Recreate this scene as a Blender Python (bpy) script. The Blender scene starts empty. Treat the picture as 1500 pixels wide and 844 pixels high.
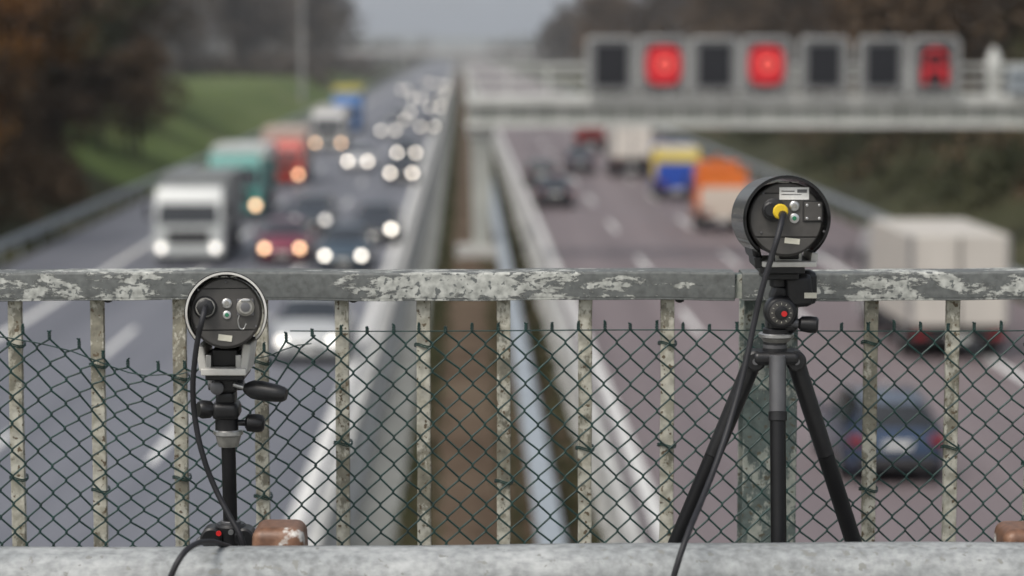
import bpy, math, random
from mathutils import Vector, Matrix
random.seed(7)
R=random.random
def U(a,b): return a+(b-a)*random.random()
scene=bpy.context.scene
scene.view_settings.view_transform='Standard'
scene.view_settings.look='None'
scene.view_settings.exposure=0
# ------------------------------------------------------------------ materials
def new_mat(name):
    m=bpy.data.materials.new(name); m.use_nodes=True
    return m, m.node_tree.nodes, m.node_tree.links, m.node_tree.nodes['Principled BSDF']
def plain(name,col,rough=.5,metal=0,coat=0,var=.15,scale=30,bump=0.0,bscale=None):
    m,n,l,b=new_mat(name)
    b.inputs['Roughness'].default_value=rough; b.inputs['Metallic'].default_value=metal
    b.inputs['Coat Weight'].default_value=coat
    tc=n.new('ShaderNodeTexCoord'); no=n.new('ShaderNodeTexNoise'); no.inputs['Scale'].default_value=scale
    no.inputs['Detail'].default_value=6
    l.new(tc.outputs['Object'],no.inputs['Vector'])
    r=n.new('ShaderNodeValToRGB'); r.color_ramp.elements[0].position=.3; r.color_ramp.elements[1].position=.7
    r.color_ramp.elements[0].color=[c*(1-var) for c in col]+[1]
    r.color_ramp.elements[1].color=[min(1,c*(1+var)) for c in col]+[1]
    l.new(no.outputs['Fac'],r.inputs['Fac']); l.new(r.outputs['Color'],b.inputs['Base Color'])
    if bump:
        nb=n.new('ShaderNodeTexNoise'); nb.inputs['Scale'].default_value=bscale or scale*4; nb.inputs['Detail'].default_value=5
        l.new(tc.outputs['Object'],nb.inputs['Vector'])
        bp=n.new('ShaderNodeBump'); bp.inputs['Strength'].default_value=bump; bp.inputs['Distance'].default_value=.002
        l.new(nb.outputs['Fac'],bp.inputs['Height']); l.new(bp.outputs['Normal'],b.inputs['Normal'])
    return m
def emit(name,col,s,base=None):
    m,n,l,b=new_mat(name)
    b.inputs['Base Color'].default_value=list(base or col)+[1]
    b.inputs['Emission Color'].default_value=list(col)+[1]; b.inputs['Emission Strength'].default_value=s
    return m
def patchy(name,base,patch,patch2,scale=(14,14,30),lo=.5,soft=.03,spots=None,spot_scale=160,spot_t=.62,rough=.65,bump=.4,big=2.2):
    """paint (base) worn to chalky undercoat (patch), with small spots"""
    m,n,l,b=new_mat(name); b.inputs['Roughness'].default_value=rough
    tc=n.new('ShaderNodeTexCoord'); mp=n.new('ShaderNodeMapping'); mp.inputs['Scale'].default_value=scale
    l.new(tc.outputs['Object'],mp.inputs['Vector'])
    a=n.new('ShaderNodeTexNoise'); a.inputs['Scale'].default_value=1; a.inputs['Detail'].default_value=11; a.inputs['Roughness'].default_value=.72
    l.new(mp.outputs[0],a.inputs['Vector'])
    g=n.new('ShaderNodeTexNoise'); g.inputs['Scale'].default_value=big; g.inputs['Detail'].default_value=2
    l.new(tc.outputs['Object'],g.inputs['Vector'])
    mix=n.new('ShaderNodeMath'); mix.operation='MULTIPLY_ADD'; mix.inputs[1].default_value=.75
    l.new(g.outputs['Fac'],mix.inputs[0]); l.new(a.outputs['Fac'],mix.inputs[2])
    r=n.new('ShaderNodeValToRGB'); r.color_ramp.elements[0].position=lo; r.color_ramp.elements[1].position=min(1,lo+soft)
    sub=n.new('ShaderNodeMath'); sub.operation='SUBTRACT'; sub.inputs[1].default_value=.375
    l.new(mix.outputs[0],sub.inputs[0]); l.new(sub.outputs[0],r.inputs['Fac'])
    f=n.new('ShaderNodeTexNoise'); f.inputs['Scale'].default_value=70; f.inputs['Detail'].default_value=8
    l.new(tc.outputs['Object'],f.inputs['Vector'])
    pr=n.new('ShaderNodeValToRGB'); pr.color_ramp.elements[0].position=.38; pr.color_ramp.elements[1].position=.62
    pr.color_ramp.elements[0].color=list(patch)+[1]; pr.color_ramp.elements[1].color=list(patch2)+[1]
    l.new(f.outputs['Fac'],pr.inputs['Fac'])
    br=n.new('ShaderNodeValToRGB'); br.color_ramp.elements[0].position=.3; br.color_ramp.elements[1].position=.75
    br.color_ramp.elements[0].color=[c*.7 for c in base]+[1]; br.color_ramp.elements[1].color=[c*1.35 for c in base]+[1]
    l.new(f.outputs['Fac'],br.inputs['Fac'])
    mx=n.new('ShaderNodeMixRGB'); l.new(r.outputs['Color'],mx.inputs[0]); l.new(br.outputs['Color'],mx.inputs[1]); l.new(pr.outputs['Color'],mx.inputs[2])
    out=mx
    if spots:
        s=n.new('ShaderNodeTexNoise'); s.inputs['Scale'].default_value=spot_scale; s.inputs['Detail'].default_value=4
        l.new(tc.outputs['Object'],s.inputs['Vector'])
        sr=n.new('ShaderNodeValToRGB'); sr.color_ramp.elements[0].position=spot_t; sr.color_ramp.elements[1].position=spot_t+.03
        l.new(s.outputs['Fac'],sr.inputs['Fac'])
        m2=n.new('ShaderNodeMixRGB'); l.new(sr.outputs['Color'],m2.inputs[0]); l.new(mx.outputs[0],m2.inputs[1]); m2.inputs[2].default_value=list(spots)+[1]
        out=m2
    l.new(out.outputs[0],b.inputs['Base Color'])
    bp=n.new('ShaderNodeBump'); bp.inputs['Strength'].default_value=bump; bp.inputs['Distance'].default_value=.0015
    l.new(r.outputs['Color'],bp.inputs['Height']); l.new(bp.outputs['Normal'],b.inputs['Normal'])
    return m
M={}
M['rail']=patchy('worn_rail_paint',(.125,.133,.128),(.30,.31,.285),(.52,.53,.49),scale=(13,30,38),lo=.497,soft=.015,spots=(.13,.14,.135),spot_scale=90,spot_t=.58,big=1.9,bump=.7)
M['bal']=patchy('lichen_bar',(.26,.245,.19),(.42,.40,.32),(.64,.62,.53),scale=(45,45,28),lo=.41,soft=.05,spots=(.14,.105,.065),spot_scale=90,spot_t=.605,big=5)
M['post']=patchy('lichen_post',(.12,.15,.14),(.30,.33,.29),(.42,.43,.38),scale=(30,30,16),lo=.50,soft=.04,spots=(.11,.10,.07),spot_scale=80,spot_t=.62,big=5)
M['guard']=patchy('galvanised_worn',(.27,.285,.285),(.34,.355,.355),(.44,.455,.45),scale=(9,20,30),lo=.47,soft=.2,spots=(.22,.225,.21),spot_scale=50,spot_t=.63,rough=.6,bump=.2)
M['wire']=plain('green_pvc_wire',(.012,.042,.036),.35,var=.4,scale=60)
M['wirehi']=plain('fence_tie',(.02,.06,.05),.4)
M['black']=plain('black_plastic',(.012,.012,.013),.38,var=.25,scale=50,bump=.15)
M['blackgloss']=plain('black_lacquer',(.007,.007,.008),.24,coat=.15,var=.2)
M['tube']=plain('anodised_black',(.010,.010,.011),.4,.3,var=.2)
M['rubber']=plain('rubber_cable',(.013,.013,.016),.55,var=.3,scale=40)
M['face']=plain('charcoal_cast_face',(.055,.052,.049),.5,.25,var=.12,scale=45,bump=.25,bscale=300)
M['facelt']=plain('charcoal_plate',(.08,.076,.071),.45,.3,var=.12,scale=60)
M['seam']=plain('seam_dark',(.02,.02,.02),.6)
M['silver']=plain('brushed_aluminium',(.55,.55,.54),.3,.85,var=.15,scale=60)
M['alu']=plain('light_painted_alu',(.62,.61,.57),.4,.2,var=.1,scale=40)
M['dull']=plain('dull_zinc',(.36,.35,.32),.45,.6,var=.2,scale=80)
M['greym']=plain('grey_casting',(.14,.14,.145),.4,.5,var=.15)
M['yellow']=plain('yellow_ring',(.72,.50,.02),.5)
M['label']=plain('paper_label',(.62,.60,.50),.7,var=.08,scale=90)
M['labelw']=plain('white_label',(.75,.75,.73),.6,var=.05,scale=200)
M['red']=plain('red_badge',(.6,.02,.02),.4)
M['green']=emit('green_led',(.02,.25,.12),.1,(.02,.16,.08))
M['rust']=patchy('rusty_cap',(.17,.085,.05),(.22,.115,.07),(.28,.16,.10),scale=(20,20,20),lo=.5,soft=.15,spots=(.6,.58,.54),spot_scale=18,spot_t=.59,rough=.4,bump=.2)
M['concrete']=plain('concrete',(.34,.34,.32),.85,var=.18,scale=1.5,bump=.3,bscale=20)
M['glass']=plain('car_glass',(.012,.015,.018),.08,coat=.3,var=.1)
M['tyre']=plain('tyre',(.012,.012,.012),.8)
M['rim']=plain('rim',(.4,.4,.4),.35,.8)
M['chassis']=plain('dark_chassis',(.03,.03,.032),.7)
M['tail']=emit('tail_lamp',(.5,.01,.01),.4)
M['tail2']=emit('tail_lamp_dim',(.30,.01,.012),.14,(.16,.01,.014))
M['head']=emit('headlight',(1,.93,.82),7)
M['headw']=emit('headlight_warm',(1,.62,.36),6)
M['headf']=emit('headlight_distant',(1,.90,.78),9)
M['headx']=emit('headlight_low',(1,.95,.88),2.2)
M['plate']=plain('number_plate',(.7,.7,.66),.5)
def paint(name,col,metal=.3): 
    return plain(name,col,.32,metal,coat=.6,var=.06,scale=3)
# ------------------------------------------------------------------ mesh helpers
def link(o,parent=None):
    scene.collection.objects.link(o)
    if parent: o.parent=parent
    return o
def empty(name,loc=(0,0,0),rot=(0,0,0)):
    e=bpy.data.objects.new(name,None); e.location=loc; e.rotation_euler=rot; e.empty_display_size=.1
    return link(e)
def mesh(name,vs,fs,mats,parent=None,mi=None,smooth=False):
    me=bpy.data.meshes.new(name); me.from_pydata(vs,[],fs); 
    for m in (mats if isinstance(mats,list) else [mats]): me.materials.append(m)
    if mi: me.polygons.foreach_set('material_index',mi)
    if smooth: me.polygons.foreach_set('use_smooth',[True]*len(fs))
    me.update()
    return link(bpy.data.objects.new(name,me),parent)
def bev(o,w,seg=2):
    if w>0:
        b=o.modifiers.new('bevel','BEVEL'); b.width=w; b.segments=seg; b.limit_method='ANGLE'; b.angle_limit=math.radians(40)
        o.data.polygons.foreach_set('use_smooth',[True]*len(o.data.polygons))
        w2=o.modifiers.new('wn','WEIGHTED_NORMAL'); w2.keep_sharp=True
    return o
def box(name,c,s,mat,parent=None,b=0,rot=None,taper=None,seg=2):
    x,y,z=[k/2 for k in s]; t=taper or (1,1)
    vs=[(-x,-y,-z),(x,-y,-z),(x,y,-z),(-x,y,-z),(-x*t[0],-y*t[1],z),(x*t[0],-y*t[1],z),(x*t[0],y*t[1],z),(-x*t[0],y*t[1],z)]
    o=mesh(name,vs,[(3,2,1,0),(4,5,6,7),(0,1,5,4),(1,2,6,5),(2,3,7,6),(3,0,4,7)],mat,parent)
    o.location=c
    if rot: o.rotation_euler=rot
    return bev(o,b,seg)
def lathe(name,p0,p1,prof,mat,parent=None,seg=32,smooth=True):
    """prof: list of (t along axis in metres, radius); axis p0->p1 direction"""
    p0=Vector(p0); ax=(Vector(p1)-p0).normalized()
    q=ax.to_track_quat('Z','Y'); vs=[];fs=[]
    for t,r in prof:
        for i in range(seg):
            a=2*math.pi*i/seg; vs.append(tuple(p0+q@Vector((r*math.cos(a),r*math.sin(a),t))))
    for j in range(len(prof)-1):
        for i in range(seg):
            k=(i+1)%seg; fs.append((j*seg+i,j*seg+k,(j+1)*seg+k,(j+1)*seg+i))
    fs.append(tuple(range(seg))[::-1]); fs.append(tuple((len(prof)-1)*seg+i for i in range(seg)))
    o=mesh(name,vs,fs,mat,parent,smooth=smooth)
    if smooth:
        e=o.modifiers.new('es','EDGE_SPLIT'); e.split_angle=math.radians(35)
    return o
def cyl(name,p0,p1,r0,mat,parent=None,r1=None,seg=24,b=0.0):
    L=(Vector(p1)-Vector(p0)).length; r1=r0 if r1 is None else r1
    b=min(b,L/3,r0/2)
    pr=[(0,r0-b),(b,r0),(L-b,r1),(L,r1-b)] if b>0 else [(0,r0),(L,r1)]
    return lathe(name,p0,p1,pr,mat,parent,seg)
def curve(name,splines,r,mat,parent=None,bez=False,res=3,cyc=False):
    cu=bpy.data.curves.new(name,'CURVE'); cu.dimensions='3D'; cu.bevel_depth=r; cu.bevel_resolution=res; cu.use_fill_caps=True
    for pts in splines:
        if bez:
            sp=cu.splines.new('BEZIER'); sp.bezier_points.add(len(pts)-1); sp.resolution_u=12
            for bp,p in zip(sp.bezier_points,pts):
                bp.co=p; bp.handle_left_type='AUTO'; bp.handle_right_type='AUTO'
        else:
            sp=cu.splines.new('POLY'); sp.points.add(len(pts)-1)
            for q,p in zip(sp.points,pts): q.co=(p[0],p[1],p[2],1)
            sp.use_cyclic_u=cyc
    cu.materials.append(mat)
    return link(bpy.data.objects.new(name,cu),parent)
# ------------------------------------------------------------------ camera, sky, sun
ZC=1.5
cd=bpy.data.cameras.new('camera'); cam=bpy.data.objects.new('camera',cd); link(cam)
cd.lens=85; cd.sensor_width=36; cd.clip_end=20000; cd.clip_start=.05
cam.location=(0,0,ZC); cam.rotation_euler=(math.radians(90-5.71),0,0)
cd.dof.use_dof=True; cd.dof.focus_distance=3.92; cd.dof.aperture_fstop=3.1; cd.dof.aperture_blades=0
scene.camera=cam
w=bpy.data.worlds.new('World'); scene.world=w; w.use_nodes=True
n=w.node_tree.nodes; l=w.node_tree.links; bg=n['Background']
sk=n.new('ShaderNodeTexSky'); sk.sky_type='NISHITA'; sk.sun_disc=False
EL,AZ=55,215
sk.sun_elevation=math.radians(EL); sk.sun_rotation=math.radians(AZ); sk.dust_density=4; sk.air_density=1.2
hs=n.new('ShaderNodeHueSaturation'); hs.inputs['Saturation'].default_value=.4
l.new(sk.outputs[0],hs.inputs['Color']); l.new(hs.outputs[0],bg.inputs['Color']); bg.inputs['Strength'].default_value=.15
sd=bpy.data.lights.new('sun','SUN'); sd.energy=1.5; sd.angle=math.radians(25); sd.color=(1,.94,.86)
so=bpy.data.objects.new('sun',sd); so.rotation_euler=(math.radians(90-EL),0,math.radians(180-AZ)); link(so)
# ------------------------------------------------------------------ motorway alignment
ZR=-6.2
def off(D): return -.01158*D-(.011*D*D/(D+100) if D>0 else 0)
def rx(x,D): return x+off(D)
DS=[-40,-10,0,10,20,30,40,50,60,70,80,90,100,115,130,150,170,190,215,240,270,300,340,380,430,500,580,680,800,950,1150,1400]
def strip(name,x0,x1,z,mat,Ds=DS,parent=None):
    vs=[];fs=[]
    for D in Ds: vs+= [(rx(x0,D),D,z),(rx(x1,D),D,z)]
    for i in range(len(Ds)-1): fs.append((2*i,2*i+1,2*i+3,2*i+2))
    return mesh(name,vs,fs,mat,parent)
def sweep(name,prof,x0,mat,Ds=DS,parent=None,closed=False,z0=ZR,smooth=False):
    vs=[];fs=[];k=len(prof)
    for D in Ds:
        for (px,pz) in prof: vs.append((rx(x0+px,D),D,z0+pz))
    for i in range(len(Ds)-1):
        for j in range(k if closed else k-1):
            j2=(j+1)%k; fs.append((i*k+j,i*k+j2,(i+1)*k+j2,(i+1)*k+j))
    return mesh(name,vs,fs,mat,parent,smooth=smooth)
def road_mat(name,c1,c2):
    m,n,l,b=new_mat(name); b.inputs['Roughness'].default_value=.62
    tc=n.new('ShaderNodeTexCoord'); mp=n.new('ShaderNodeMapping'); mp.inputs['Scale'].default_value=(.9,.02,1)
    l.new(tc.outputs['Object'],mp.inputs[0]); a=n.new('ShaderNodeTexNoise'); a.inputs['Scale'].default_value=1; a.inputs['Detail'].default_value=5
    l.new(mp.outputs[0],a.inputs[0]); g=n.new('ShaderNodeTexNoise'); g.inputs['Scale'].default_value=8; g.inputs['Detail'].default_value=8; l.new(tc.outputs['Object'],g.inputs[0])
    ad=n.new('ShaderNodeMath'); ad.operation='MULTIPLY_ADD'; ad.inputs[1].default_value=.3; l.new(g.outputs[0],ad.inputs[0]); l.new(a.outputs[0],ad.inputs[2])
    r=n.new('ShaderNodeValToRGB'); r.color_ramp.elements[0].position=.45; r.color_ramp.elements[1].position=.85
    r.color_ramp.elements[0].color=list(c1)+[1]; r.color_ramp.elements[1].color=list(c2)+[1]
    l.new(ad.outputs[0],r.inputs[0]); l.new(r.outputs[0],b.inputs['Base Color'])
    return m
def ground_mat(name,cols,scale=.15,det=10):
    m,n,l,b=new_mat(name); b.inputs['Roughness'].default_value=.95; b.inputs['Specular IOR Level'].default_value=.1
    tc=n.new('ShaderNodeTexCoord'); a=n.new('ShaderNodeTexNoise'); a.inputs['Scale'].default_value=scale; a.inputs['Detail'].default_value=det; a.inputs['Roughness'].default_value=.65
    l.new(tc.outputs['Object'],a.inputs[0]); r=n.new('ShaderNodeValToRGB'); e=r.color_ramp.elements
    e[0].position=.35; e[1].position=.65; e[0].color=list(cols[0])+[1]; e[1].color=list(cols[-1])+[1]
    for i,c in enumerate(cols[1:-1]):
        x=e.new(.35+.3*(i+1)/(len(cols)-1)); x.color=list(c)+[1]
    l.new(a.outputs[0],r.inputs[0]); l.new(r.outputs[0],b.inputs['Base Color'])
    return m
asphL=road_mat('asphalt_grey',(.112,.118,.138),(.17,.175,.198))
asphR=road_mat('asphalt_reddish',(.132,.106,.11),(.195,.16,.163))
white=plain('road_paint',(.66,.66,.64),.6,var=.15,scale=4)
grass=ground_mat('verge_grass',[(.032,.032,.02),(.05,.052,.027),(.075,.07,.042)])
meadow=ground_mat('meadow_grass',[(.065,.095,.03),(.10,.135,.045),(.14,.155,.07)],.1)
dirt=ground_mat('median_soil',[(.065,.045,.03),(.10,.072,.05),(.13,.10,.07)],.6)
# terrain sheet
def gz(x,D):
    a=abs(x); f=max(0,min(1,(1300-D)/900)) 
    top=3.2 if x<0 else 2.2
    t=max(0,min(1,(a-17.2)/8)); t=t*t*(3-2*t)
    return ZR-.06+top*t*f + (math.sin(D*.05+x*.1)*.3*t*f if a>20 else 0)
xs=[-4000,-1500,-600,-250,-120,-70,-50,-40,-34,-30,-27,-25,-23,-21,-19,-17,-10,-3,3,10,17,19,21,23,25,27,30,34,40,50,70,120,250,600,1500,4000]
Dg=[-300,-100]+DS+[1800,2500,3500,5000,8000]
vs=[];fs=[];gmi=[]
for D in Dg:
    for x in xs: vs.append((rx(x,min(D,1400)),D,gz(x,D)))
k=len(xs)
for i in range(len(Dg)-1):
    for j in range(k-1):
        fs.append((i*k+j,i*k+j+1,(i+1)*k+j+1,(i+1)*k+j)); gmi.append(1 if (-120<=xs[j]<=-19 and 130<=Dg[i]<=430) else 0)
mesh('ground',vs,fs,[grass,meadow],None,gmi,smooth=True)
strip('road',-16.4,-2.0,ZR,asphL)
strip('road',2.0,16.6,ZR,asphR)
mk=empty('road_markings')
for i,(x) in enumerate([-12.65,-2.95,2.95,12.75]): strip('edge_line_%d'%i,x-.14,x+.14,ZR+.004,white,parent=mk)
for i,x in enumerate([-9.3,-6.05,6.1,9.4]):
    vs=[];fs=[];D=-30+i*2.3
    while D<700:
        b=len(vs); 
        for d in (D,D+6): vs+=[(rx(x-.09,d),d,ZR+.004),(rx(x+.09,d),d,ZR+.004)]
        fs.append((b,b+1,b+3,b+2)); D+=18
    mesh('dashes_%d'%i,vs,fs,white,mk)
# median
sweep('median_soil',[(-1.3,.02),(-.9,.1),(0,.16),(.8,.1),(2.0,.02)],0,dirt)
conc=plain('barrier_concrete',(.42,.42,.40),.85,var=.2,scale=.8)
sweep('concrete_barrier',[(-.3,0),(-.26,.08),(-.13,.3),(-.11,.85),(.11,.85),(.13,.3),(.26,.08),(.3,0)],-2.3,conc)
sweep('concrete_barrier',[(-.3,0),(-.26,.08),(-.13,.3),(-.11,.85),(.11,.85),(.13,.3),(.26,.08),(.3,0)],2.2,conc)
gut=plain('gutter_concrete',(.18,.185,.17),.85,var=.25,scale=.7)
strip('drain_channel',-2.0,-1.25,ZR+.05,gut)
steel=plain('galvanised_steel',(.36,.40,.43),.45,.35,var=.15,scale=2)
wprof=[(0,.78),(.06,.74),(.06,.66),(0,.62),(.06,.58),(.06,.5),(0,.46)]
def guardrail(x,side,far=700):
    e=empty('guardrail')
    Ds=[d for d in DS if d<=far]
    pr=[(side*a,b) for a,b in wprof]
    sweep('beam',pr,x,steel,Ds,e)
    sweep('beam_back',[(a-side*.005,b) for a,b in pr],x,steel,Ds,e)
    vs=[];fs=[]
    D=-30
    while D<far*.6:
        b=len(vs); cx=rx(x-side*.08,D)
        for (dx,dy) in ((-.05,-.05),(.05,-.05),(.05,.05),(-.05,.05)): vs+=[(cx+dx,D+dy,ZR-.1),(cx+dx,D+dy,ZR+.74)]
        for q in range(4):
            q2=(q+1)%4; fs.append((b+2*q,b+2*q2,b+2*q2+1,b+2*q+1))
        fs.append((b+1,b+3,b+5,b+7)); D+=4
    mesh('posts',vs,fs,steel,e)
guardrail(-16.8,1); guardrail(17.0,-1)
e=empty('guardrail')
sweep('box_beam',[(-.2,.62),(-.2,.74),(-.14,.78),(.14,.78),(.2,.74),(.2,.62)],1.05,steel,parent=e,closed=True)
D=20
vs=[];fs=[]
while D<400:
    b=len(vs); cx=rx(1.05,D)
    for (dx,dy) in ((-.05,-.05),(.05,-.05),(.05,.05),(-.05,.05)): vs+=[(cx+dx,D+dy,ZR),(cx+dx,D+dy,ZR+.61)]
    for q in range(4):
        q2=(q+1)%4; fs.append((b+2*q,b+2*q2,b+2*q2+1,b+2*q+1))
    D+=4
mesh('posts',vs,fs,steel,e)
# ------------------------------------------------------------------ foliage
def foliage_mat(name,cols):
    m,n,l,b=new_mat(name); b.inputs['Roughness'].default_value=.8; b.inputs['Specular IOR Level'].default_value=.2
    oi=n.new('ShaderNodeObjectInfo'); tc=n.new('ShaderNodeNewGeometry')
    a=n.new('ShaderNodeTexNoise'); a.inputs['Scale'].default_value=.5; a.inputs['Detail'].default_value=6
    l.new(tc.outputs['Position'],a.inputs[0])
    ad=n.new('ShaderNodeMath'); ad.operation='MULTIPLY_ADD'; ad.inputs[1].default_value=.3; ad.inputs[2].default_value=-.15
    l.new(oi.outputs['Random'],ad.inputs[0]); s=n.new('ShaderNodeMath'); l.new(ad.outputs[0],s.inputs[0]); l.new(a.outputs[0],s.inputs[1])
    r=n.new('ShaderNodeValToRGB'); el=r.color_ramp.elements; el[0].position=.3; el[1].position=.7
    el[0].color=list(cols[0])+[1]; el[1].color=list(cols[2])+[1]; x=el.new(.5); x.color=list(cols[1])+[1]
    l.new(s.outputs[0],r.inputs[0]); l.new(r.outputs[0],b.inputs['Base Color'])
    return m
F_or=foliage_mat('leaves_autumn',[(.13,.06,.02),(.23,.11,.03),(.30,.16,.05)])
F_br=foliage_mat('leaves_brown',[(.055,.038,.025),(.088,.06,.038),(.12,.083,.05)])
F_gr=foliage_mat('leaves_green',[(.035,.04,.02),(.06,.062,.032),(.085,.085,.042)])
F_hz=foliage_mat('twigs_hazed',[(.07,.06,.05),(.10,.083,.07),(.13,.11,.09)])  # distance haze put into the colour, paler and greyer than near trees
F_far=foliage_mat('woods_hazed',[(.09,.09,.08),(.12,.115,.10),(.15,.14,.12)])  # farthest woods: base colour lightened to stand in for haze
bark=plain('bark',(.06,.05,.042),.9,var=.3,scale=4)
def quad(vs,fs,c,s):
    a=Vector((U(-1,1),U(-1,1),U(-1,1))).normalized(); b=a.orthogonal().normalized(); b=(Matrix.Rotation(U(0,6.28),3,a)@b); cc=a.cross(b)
    i=len(vs); p=Vector(c); s2=s*U(.5,.9)
    vs+= [tuple(p+b*s),tuple(p+cc*s2),tuple(p-b*s),tuple(p-cc*s2)]; fs.append((i,i+1,i+2,i+3))
def limb(vs,fs,p0,p1,r0,r1,seg=6):
    ax=(p1-p0).normalized(); q=ax.to_track_quat('Z','Y'); b=len(vs)
    for p,r in ((p0,r0),(p1,r1)):
        for i in range(seg):
            a=6.283*i/seg; vs.append(tuple(p+q@Vector((r*math.cos(a),r*math.sin(a),0))))
    for i in range(seg): fs.append((b+i,b+(i+1)%seg,b+seg+(i+1)%seg,b+seg+i))
def tree_mesh(name,h,leafmat,nl=3000,dens=1.0):
    vs=[];fs=[];lean=U(-.4,.4)
    tr=[Vector((0,0,-.5))]
    for i in range(1,8): tr.append(Vector((lean*i/7+U(-.15,.15),U(-.2,.2),h*.85*i/7)))
    for i in range(7): limb(vs,fs,tr[i],tr[i+1],h*.022*(1-i/8),h*.022*(1-(i+1)/8),8)
    tips=[]
    for i in range(26):
        t=U(.16,.98); k=min(6,int(t*7)); p=tr[k].lerp(tr[k+1],t*7-k)
        a=U(0,6.28); L=h*(.34-.22*t)*U(.7,1.2); d=Vector((math.cos(a),math.sin(a),U(.35,.9))).normalized()
        m1=p+d*L*.5; e1=m1+(d+Vector((U(-.4,.4),U(-.4,.4),U(0,.5)))).normalized()*L*.6
        limb(vs,fs,p,m1,h*.007,h*.004,5); limb(vs,fs,m1,e1,h*.004,h*.0015,5)
        tips+=[(m1,L*.35),(e1,L*.45),(e1+Vector((U(-1,1),U(-1,1),U(-.5,1)))*L*.3,L*.3)]
        for j in range(3):
            q=m1.lerp(e1,U(0,1)); e2=q+Vector((U(-1,1),U(-1,1),U(0,1))).normalized()*L*.5
            limb(vs,fs,q,e2,h*.002,h*.0008,4); tips.append((e2,L*.3))
    nb=len(fs)
    for i in range(int(nl*dens)):
        c,r=random.choice(tips); g=Vector((random.gauss(0,.5),random.gauss(0,.5),random.gauss(0,.42)))*r
        quad(vs,fs,c+g,U(.12,.30)*h/14)
    me=bpy.data.meshes.new(name); me.from_pydata(vs,[],fs); me.materials.append(bark); me.materials.append(leafmat)
    me.polygons.foreach_set('material_index',[0]*nb+[1]*(len(fs)-nb)); me.update(); return me
T={'or':[tree_mesh('autumn_tree_mesh',14,F_or,5000) for i in range(2)],
   'br':[tree_mesh('bare_tree_mesh',15,F_br,4500) for i in range(3)],
   'gr':[tree_mesh('tree_mesh',13,F_gr,5000) for i in range(2)],
   'hz':[tree_mesh('hazed_tree_mesh',15,F_hz,3500) for i in range(2)]}
NM={'or':'autumn_tree','br':'bare_tree','gr':'deciduous_tree','hz':'bare_tree'}
def put(kind,x,D,s=1):
    o=bpy.data.objects.new(NM[kind],random.choice(T[kind])); o.location=(rx(x,D),D,gz(x,D)-.1); o.rotation_euler=(0,0,U(0,6.28)); s*=U(.85,1.15); o.scale=(s,s,s); link(o)
put('or',-20.6,90,.55); put('or',-22.5,104,.62); put('or',-24,118,.8); put('or',-25,140,.8); put('or',-21,98,.5)
for i in range(6): put('br',-U(20,22.5),U(96,150),U(.35,.6))
for i in range(36):
    D=U(70,215); put(random.choice(['br','br','or','gr','br','br']),-U(23,25+D*.13),D,U(.9,1.3))
for i in range(12): put(random.choice(['br','gr','br']),-U(34,52),U(215,300),1.1)
for i in range(16): put('hz',-U(24,52),U(340,560),U(.9,1.4))
for i in range(38):
    D=U(75,330); put(random.choice(['br','br','gr','br','or']),U(24,26+D*.2),D,U(.9,1.3))
for i in range(16): put(random.choice(['br','br','or']),U(21,60),U(300,480),U(1,1.3))
for i in range(14): put('hz',U(18,60),U(480,700),U(.9,1.3))
def mass(name,mat,n,fn,s):
    vs=[];fs=[]
    for i in range(n):
        c=fn(); quad(vs,fs,c,U(*s))
    return mesh(name,vs,fs,mat)
def shrub_fn(side,x0,x1,D0,D1,h,num=120):
    cl=[]
    for i in range(num):
        D=D0+(D1-D0)*R()**1.3; x=side*U(x0,x1); cl.append((x,D,U(.5,1)*h))
    def fn():
        x,D,hh=random.choice(cl); a=U(0,6.28); r=hh*.8*math.sqrt(R()); z=abs(random.gauss(.45,.3))*hh*(1-.5*r/hh)
        xx=x+r*math.cos(a); DD=D+r*math.sin(a); return (rx(xx,DD),DD,gz(xx,DD)+z)
    return fn
mass('roadside_shrubs',F_br,34000,shrub_fn(-1,19.0,26,60,128,2.3,110),(.08,.2))
mass('roadside_shrubs',F_br,14000,shrub_fn(-1,24,31,110,215,3.0,60),(.08,.25))
mass('roadside_shrubs',F_gr,30000,shrub_fn(1,20.5,30,60,330,3.0,150),(.08,.25))
mass('roadside_shrubs',F_br,30000,shrub_fn(1,20.5,34,60,330,3.6,170),(.08,.25))
mass('roadside_shrubs',F_hz,12000,shrub_fn(-1,22,50,360,650,5,100),(.3,.7))
def far_fn():
    D=U(800,1500); x=U(-420,420)
    while abs(x)<14: x=U(-420,420)
    hh=7+4*math.sin(x*.06+D)+2*math.sin(x*.31)
    return (rx(x,D),D,ZR+R()*hh)
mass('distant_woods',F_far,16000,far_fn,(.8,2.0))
def tuft():
    D=25+380*R()**2
    x=random.choice([U(-1.25,-.75),U(-1.25,-.6),U(.35,.8),U(1.35,1.95)]); return D,x
vs=[];fs=[]
for i in range(14000):
    D,x=tuft(); b=len(vs); a=U(0,6.28); h=U(.1,.32); wd=.03*(1+D/80)
    cx=rx(x,D); dx,dy=math.cos(a)*wd,math.sin(a)*wd
    vs+=[(cx-dx,D-dy,ZR+.03),(cx+dx,D+dy,ZR+.03),(cx+U(-.1,.1),D+U(-.1,.1),ZR+.05+h)]; fs.append((b,b+1,b+2))
mesh('median_grass',vs,fs,foliage_mat('grass_blades',[(.035,.04,.02),(.06,.065,.03),(.09,.09,.045)]))
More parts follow.
